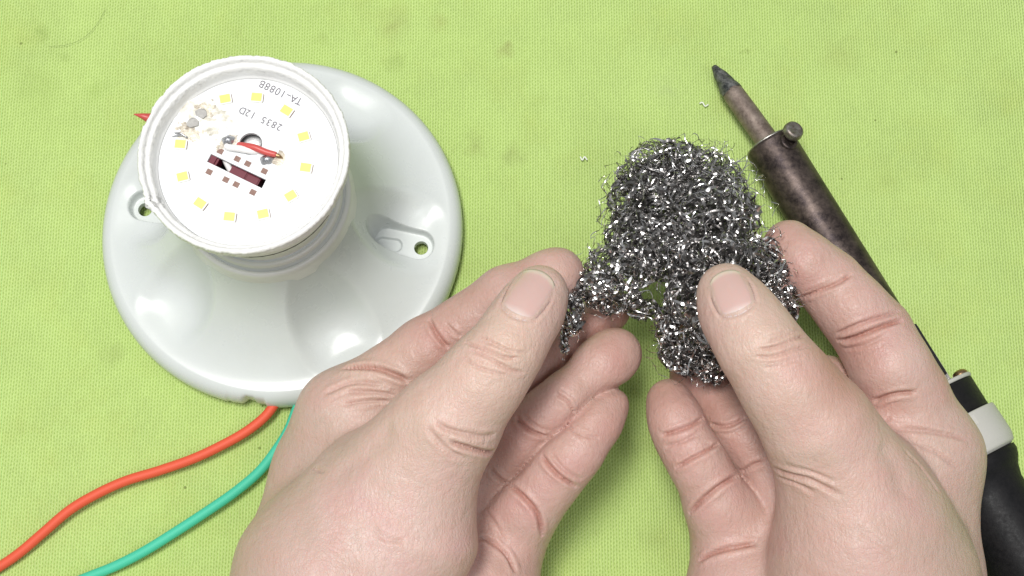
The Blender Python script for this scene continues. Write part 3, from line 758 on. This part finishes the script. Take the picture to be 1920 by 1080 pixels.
LEFT = dict(
    fingers=[  # base -> tip: (px, py, z, radius px)
        [(648, 782, 36, 84), (800, 660, 44, 63), (950, 556, 53, 55), (1048, 512, 55, 47)],
        [(770, 870, 32, 68), (955, 740, 32, 56), (1080, 638, 34, 48), (1142, 583, 36, 40)],
        [(880, 925, 26, 64), (985, 820, 38, 51), (1060, 748, 43, 47), (1154, 664, 42, 50)],
        [(955, 998, 24, 64), (1026, 910, 38, 53), (1084, 842, 42, 48), (1137, 760, 40, 43)]],
    pads=[[(1030, 520, 57, 46)], [], [(1130, 680, 43, 48), (1020, 782, 40, 50)], [(1115, 790, 42, 48), (1052, 870, 41, 52), (985, 955, 34, 60)]],
    thumb=[(712, 950, 54, 132), (838, 795, 68, 95), (950, 654, 77, 64), (980, 603, 76, 57), (1013, 547, 73, 50)],
    tpads=[(905, 712, 75, 74), (1000, 577, 73, 53)],
    palm=[((715, 930, 47, 128), (650, 1090, 46, 192)), ((648, 782, 32, 86), (615, 885, 27, 95)), ((615, 885, 27, 95), (560, 1100, 29, 127)), ((640, 1090, 46, 200), (500, 1680, 46, 185)),
          ((770, 870, 34, 75), (700, 1060, 38, 120)), ((880, 920, 26, 66), (800, 1080, 30, 100)), ((955, 995, 24, 64), (905, 1120, 28, 98)), ((905, 1120, 28, 98), (700, 1680, 40, 150)),
          ((800, 840, 62, 80), (770, 1000, 56, 130))],
    creases=[  # polyline, depth, width, redness, side bulge
        ([(803, 596), (820, 628), (842, 652), (872, 664)], 0.9, 0.8, .55, .3), ([(835, 605), (858, 628), (880, 634)], .45, .6, .3),
        ([(640, 690), (700, 690), (745, 705), (775, 720), (782, 714)], 1.0, 1.0, .45, .35), ([(650, 735), (700, 735), (745, 742)], .5, .8, .2), ([(605, 740), (660, 718), (720, 722)], .5, .9, .15), ([(640, 760), (690, 752), (735, 752)], .4, .8, .15),
        ([(870, 640), (905, 655), (945, 670), (975, 672)], .45, .6, .22), ([(880, 655), (915, 668), (950, 690), (985, 700)], .42, .6, .22), ([(900, 628), (935, 648), (965, 664)], .38, .55, .18), ([(868, 668), (900, 690), (950, 705)], .3, .6, .15), ([(905, 640), (950, 655), (990, 662)], .3, .5, .15),
        ([(815, 792), (850, 808), (900, 818), (930, 816)], .45, .9, .12), ([(840, 828), (880, 840), (915, 848), (935, 842)], .8, .9, .35), ([(800, 800), (830, 835), (870, 862)], .35, 1.0, .1),
        ([(1040, 738), (1062, 750), (1078, 776)], .55, .7, .4), ([(1050, 728), (1075, 745)], .3, .6, .2), ([(965, 782), (990, 805), (1025, 820)], .8, .8, .55), ([(978, 775), (1008, 800), (1032, 808)], .4, .6, .3),
        ([(1014, 852), (1040, 885), (1082, 915)], .8, .8, .55), ([(1030, 846), (1058, 880), (1092, 900)], .35, .6, .3), ([(1060, 795), (1090, 815), (1125, 822)], .35, .7, .25),
        ([(950, 905), (985, 935), (1008, 965), (1018, 1008)], .9, .9, .55), ([(888, 1000), (920, 1015), (950, 1040), (968, 1075)], .7, .9, .45), ([(905, 955), (930, 985), (950, 1030)], .3, .8, .25),
        ([(918, 880), (940, 900), (958, 910)], .6, .8, .4), ([(560, 860), (590, 880), (610, 885)], .25, .8, .08), ([(700, 990), (725, 1010), (760, 1015)], .25, .9, .08), ([(740, 800), (690, 850), (620, 900)], .4, 3.0, .0, .2)],
    tone_red=[((1150, 660), 10, .30), ((1120, 790), 10, .26), ((1050, 870), 10, .22), ((1000, 800), 9, .32), ((1080, 470), 9, .22), ((1000, 480), 12, .12), ((900, 560), 12, .12), ((820, 640), 12, .28), ((1110, 610), 12, .42), ((1170, 590), 10, .40), ((1050, 690), 11, .40), ((930, 960), 16, .2), ((970, 1040), 14, .15), ((950, 850), 10, .3)],
    tone_pale=[((960, 640), 13, .5), ((900, 720), 16, .45), ((820, 780), 18, .3), ((700, 700), 14, .3)],
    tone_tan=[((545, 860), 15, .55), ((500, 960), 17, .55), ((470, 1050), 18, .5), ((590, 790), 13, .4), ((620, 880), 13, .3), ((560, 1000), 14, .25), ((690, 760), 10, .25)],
    nail=[(927, 578), (1000, 612), (1056, 530), (982, 492)])

RIGHT = dict(
    fingers=[
        [(1735, 855, 38, 98), (1695, 745, 44, 80), (1638, 628, 48, 70), (1555, 532, 50, 60), (1480, 462, 50, 50)],
        [(1645, 900, 34, 78), (1560, 735, 34, 62), (1430, 690, 34, 54), (1292, 634, 34, 50)],
        [(1490, 960, 30, 70), (1410, 838, 35, 53), (1354, 768, 33, 49), (1300, 708, 30, 45)],
        [(1380, 1000, 28, 74), (1326, 900, 40, 52), (1280, 822, 42, 49), (1254, 752, 40, 42)]],
    pads=[[(1510, 495, 53, 52), (1598, 580, 52, 62), (1670, 690, 50, 72)], [(1320, 632, 38, 48)], [(1382, 805, 36, 50)], [(1264, 782, 43, 47), (1305, 862, 43, 50), (1345, 950, 37, 60)]],
    thumb=[(1625, 970, 55, 138), (1532, 800, 70, 98), (1424, 650, 78, 73), (1393, 600, 77, 64), (1362, 546, 74, 53)],
    tpads=[(1476, 725, 76, 82), (1374, 580, 74, 56)],
    palm=[((1600, 920, 47, 132), (1618, 1090, 47, 178)), ((1735, 855, 36, 98), (1738, 1090, 30, 96)), ((1640, 1090, 46, 192), (1700, 1680, 46, 185)), ((1738, 1090, 30, 96), (1750, 1680, 40, 120)),
          ((1645, 900, 34, 78), (1620, 1080, 38, 120)), ((1490, 960, 30, 70), (1520, 1090, 34, 100)), ((1380, 1000, 28, 74), (1395, 1130, 30, 104)), ((1395, 1130, 30, 104), (1600, 1680, 40, 150)),
          ((1560, 850, 62, 85), (1600, 1000, 58, 135))],
    creases=[
        ([(1500, 560), (1535, 545), (1575, 528), (1598, 512)], .75, .8, .45, .3), ([(1505, 548), (1540, 535), (1580, 515)], .3, .6, .2), ([(1568, 640), (1605, 632), (1655, 612), (1695, 600)], .95, .8, .6, .3), ([(1566, 628), (1600, 612), (1645, 596), (1690, 582)], .6, .7, .4), ([(1580, 655), (1620, 648), (1660, 630)], .35, .6, .25),
        ([(1612, 768), (1640, 752), (1675, 740), (1720, 735)], .8, .9, .5), ([(1655, 805), (1662, 790), (1672, 782)], .6, .6, .4), ([(1650, 812), (1700, 805), (1760, 812), (1815, 825)], .45, .9, .2), ([(1700, 820), (1750, 845), (1800, 880)], .3, .9, .12), ([(1690, 840), (1730, 880), (1760, 925)], .28, 1.0, .1),
        ([(1238, 816), (1262, 810), (1295, 798), (1322, 782)], .8, .8, .5), ([(1245, 838), (1280, 828), (1312, 812)], .4, .7, .3), ([(1263, 879), (1300, 858), (1330, 842), (1356, 826)], .8, .8, .5), ([(1268, 862), (1300, 846), (1335, 828)], .35, .7, .25),
        ([(1290, 964), (1320, 935), (1355, 908), (1390, 888)], .85, .9, .5), ([(1308, 1052), (1340, 1036), (1380, 1026), (1422, 1018)], .8, .9, .45), ([(1330, 795), (1360, 800), (1385, 790), (1415, 768)], .7, .8, .45), ([(1348, 812), (1375, 810), (1410, 790)], .35, .6, .25), ([(1390, 886), (1412, 872), (1432, 866)], .6, .8, .4),
        ([(1422, 655), (1455, 650), (1490, 635), (1512, 630)], .45, .6, .25), ([(1415, 668), (1450, 668), (1490, 655), (1520, 648)], .4, .6, .22), ([(1440, 640), (1470, 630), (1500, 618)], .35, .55, .18), ([(1430, 690), (1465, 684), (1505, 672)], .25, .6, .12), ([(1445, 628), (1480, 618)], .25, .5, .12),
        ([(1445, 875), (1475, 888), (1520, 900), (1580, 930)], .5, .9, .25), ([(1450, 890), (1490, 905), (1530, 925)], .35, .8, .18), ([(1470, 872), (1520, 885), (1570, 905)], .3, .8, .12), ([(1650, 830), (1680, 880), (1700, 940)], .45, 3.0, .0, .2), ([(1600, 985), (1640, 1010), (1680, 1040)], .2, 1.0, .06)],
    tone_red=[((1250, 745), 10, .34), ((1270, 850), 10, .22), ((1320, 905), 10, .2), ((1330, 760), 12, .36), ((1400, 840), 10, .3), ((1450, 440), 10, .30), ((1500, 520), 11, .28), ((1580, 590), 12, .2), ((1610, 650), 10, .32), ((1640, 760), 12, .28), ((1570, 700), 12, .4), ((1260, 620), 14, .5), ((1350, 990), 16, .16), ((1640, 1040), 20, .1), ((1560, 1000), 18, .1)],
    tone_pale=[((1440, 640), 14, .42), ((1520, 760), 18, .3), ((1700, 850), 18, .2), ((1590, 820), 18, .25)],
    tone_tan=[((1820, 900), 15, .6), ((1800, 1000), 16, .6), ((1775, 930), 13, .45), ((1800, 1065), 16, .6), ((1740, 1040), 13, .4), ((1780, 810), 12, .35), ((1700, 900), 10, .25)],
    nail=[(1312, 583), (1402, 565), (1376, 484), (1318, 508)])
RIGHT['nail'] = [(1350, 606), (1426, 572), (1390, 497), (1319, 523)]

build_hand(LEFT, 'left hand beside the lamp holder, thumb pinching one corner of the steel wool')
build_hand(RIGHT, 'right hand beside the soldering iron, thumb pressing the middle of the steel wool')

# ------------------------------------------------------------------ steel wool
def build_wool():
    # blobs: px, py, z, semi-axes mm (x, y, z), strands
    blobs = [(1250, 300, 47, 11, 6.5, 6, 90), (1225, 335, 47, 11, 8, 7, 120), (1285, 325, 47, 12, 8.5, 8, 120), (1325, 335, 47, 11, 8.5, 8, 120), (1205, 385, 48, 10, 11, 8, 150), (1190, 440, 50, 9, 9, 7, 120), (1300, 400, 50, 17, 13, 10, 330), (1375, 420, 50, 8, 15, 9, 170),
             (1250, 470, 52, 16, 9, 9, 260), (1170, 500, 54, 11, 7.5, 6, 120), (1360, 500, 56, 16, 10, 8, 230), (1110, 535, 57, 7, 4.5, 4, 70), (1150, 560, 52, 8, 4.5, 4, 66), (1205, 580, 48, 5, 3.2, 4, 24),
             (1440, 510, 56, 6, 10, 6, 90), (1462, 560, 54, 5, 7, 5, 60), (1290, 560, 53, 7, 8, 7, 110), (1250, 610, 50, 3.5, 6, 4, 40), (1295, 660, 50, 9, 7, 4.5, 120), (1335, 690, 48, 5, 4.5, 4, 50),
             (1075, 590, 58, 3, 6, 3, 36), (1058, 640, 54, 1.6, 4, 2, 12), (1480, 585, 50, 3, 4, 3, 16), (1340, 590, 58, 8, 10, 6, 90)]
    vs, fs, tn, off = [], [], [], 0
    def strand(c, ax, ln, loose=False):
        nonlocal off
        nseg = 6; step = random.uniform(3.5, 8.0) / nseg; n = int(ln / step)
        d = rng.normal(size=3) * 0.8 + np.array([1.0, 0.45, 0]) * random.choice((-1, 1)); d[2] *= .5; d /= np.linalg.norm(d)
        for _ in range(30):
            u = rng.uniform(-1, 1, 3)
            if u @ u < 1: break
        p = u * 0.92; pts = []
        A = ax
        cr = random.uniform(0.1, 0.5); w = random.choice((0.25, 0.4, 0.55, 0.7, 0.9)) if not loose else random.uniform(.16, .3); ph = random.uniform(0, 6.28)
        turn = rng.normal(size=3) * .08
        for i in range(n):
            turn = turn * .97 + rng.normal(size=3) * .03
            d = d + np.cross(turn, d); d /= np.linalg.norm(d)
            q = p + d * step / A
            rr = q @ q
            if rr > (2.0 if loose else 1.0):
                nrm = q / A; nrm /= np.linalg.norm(nrm); d = d - 1.3 * max(0, d @ nrm) * nrm - .08 * nrm; d /= np.linalg.norm(d); q = p + d * step / A
            p = q; pts.append((c + p * A, d.copy()))
        P = np.array([a for a, _ in pts]); T = np.array([b for _, b in pts])
        e1 = np.cross(T, [0.3, 0.5, 0.81]); e1 /= np.linalg.norm(e1, axis=1)[:, None] + 1e-6; e2 = np.cross(T, e1)
        th = ph + np.arange(n) * (2 * math.pi / nseg)
        rad = np.cos(th)[:, None] * e1 + np.sin(th)[:, None] * e2
        Q = P + rad * cr
        tw = ph * 2 + np.arange(n) * random.uniform(.08, .55)
        wv = (np.cos(tw)[:, None] * e1 + np.sin(tw)[:, None] * e2 + T * .5) * (w * .42)
        v = np.stack([Q - wv, Q + wv], 1).reshape(-1, 3)
        i = np.arange(n - 1); f = np.stack([2 * i, 2 * i + 1, 2 * i + 3, 2 * i + 2], -1) + off
        vs.append(v); fs.append(f); off += len(v); tn.append(np.full(len(v), (random.random() ** 1.2) if not loose else random.uniform(.5, 1)))
    for px, py, z, ax, ay, az, k in blobs:
        c = at(px, py, z)
        for _ in range(int(k * 0.8)): strand(c, np.array([ax, ay, az]), random.uniform(14, 36))
        for _ in range(max(2, k // 4)): strand(c, np.array([ax, ay, az]), random.uniform(10, 30), True)
    me = npmesh('steel_wool', np.vstack(vs), np.vstack(fs))
    ta = me.attributes.new('tone', 'FLOAT', 'POINT'); ta.data.foreach_set('value', np.concatenate(tn).astype(np.float32))
    o = link('steel_wool', me, M_steel, smooth=False)
    tag(o, 'tangled shiny steel wool pulled apart between the two hands', 'steel wool')
    print('wool faces', len(me.polygons))
build_wool()

# ------------------------------------------------------------------ lint and a hair on the cloth
def build_bits():
    o = tube('lint', [at(1312, 194, .5), at(1317, 192, 1.0), at(1322, 199, .8), at(1328, 196, .6)], .22, M_lint, n=24, sides=6)
    tag(o, 'white curl of lint on the cloth near the soldering iron tip', 'lint', 'scraps on the cloth')
    o = tube('lint', [at(1088, 294, .4), at(1092, 300, .6), at(1096, 294, .6), at(1101, 300, .5)], .22, M_lint, n=24, sides=6)
    tag(o, 'tiny white lint on the cloth to the left of the steel wool top', 'lint', 'scraps on the cloth')
    o = tube('hair', [at(92, 87, .3), at(125, 84, .5), at(155, 72, .5), at(180, 48, .5), at(197, 18, .4)], .045, M_hair, n=60, sides=5)
    tag(o, 'thin curved brown hair on the cloth beyond the bulb, in the far corner', 'hair')
build_bits()
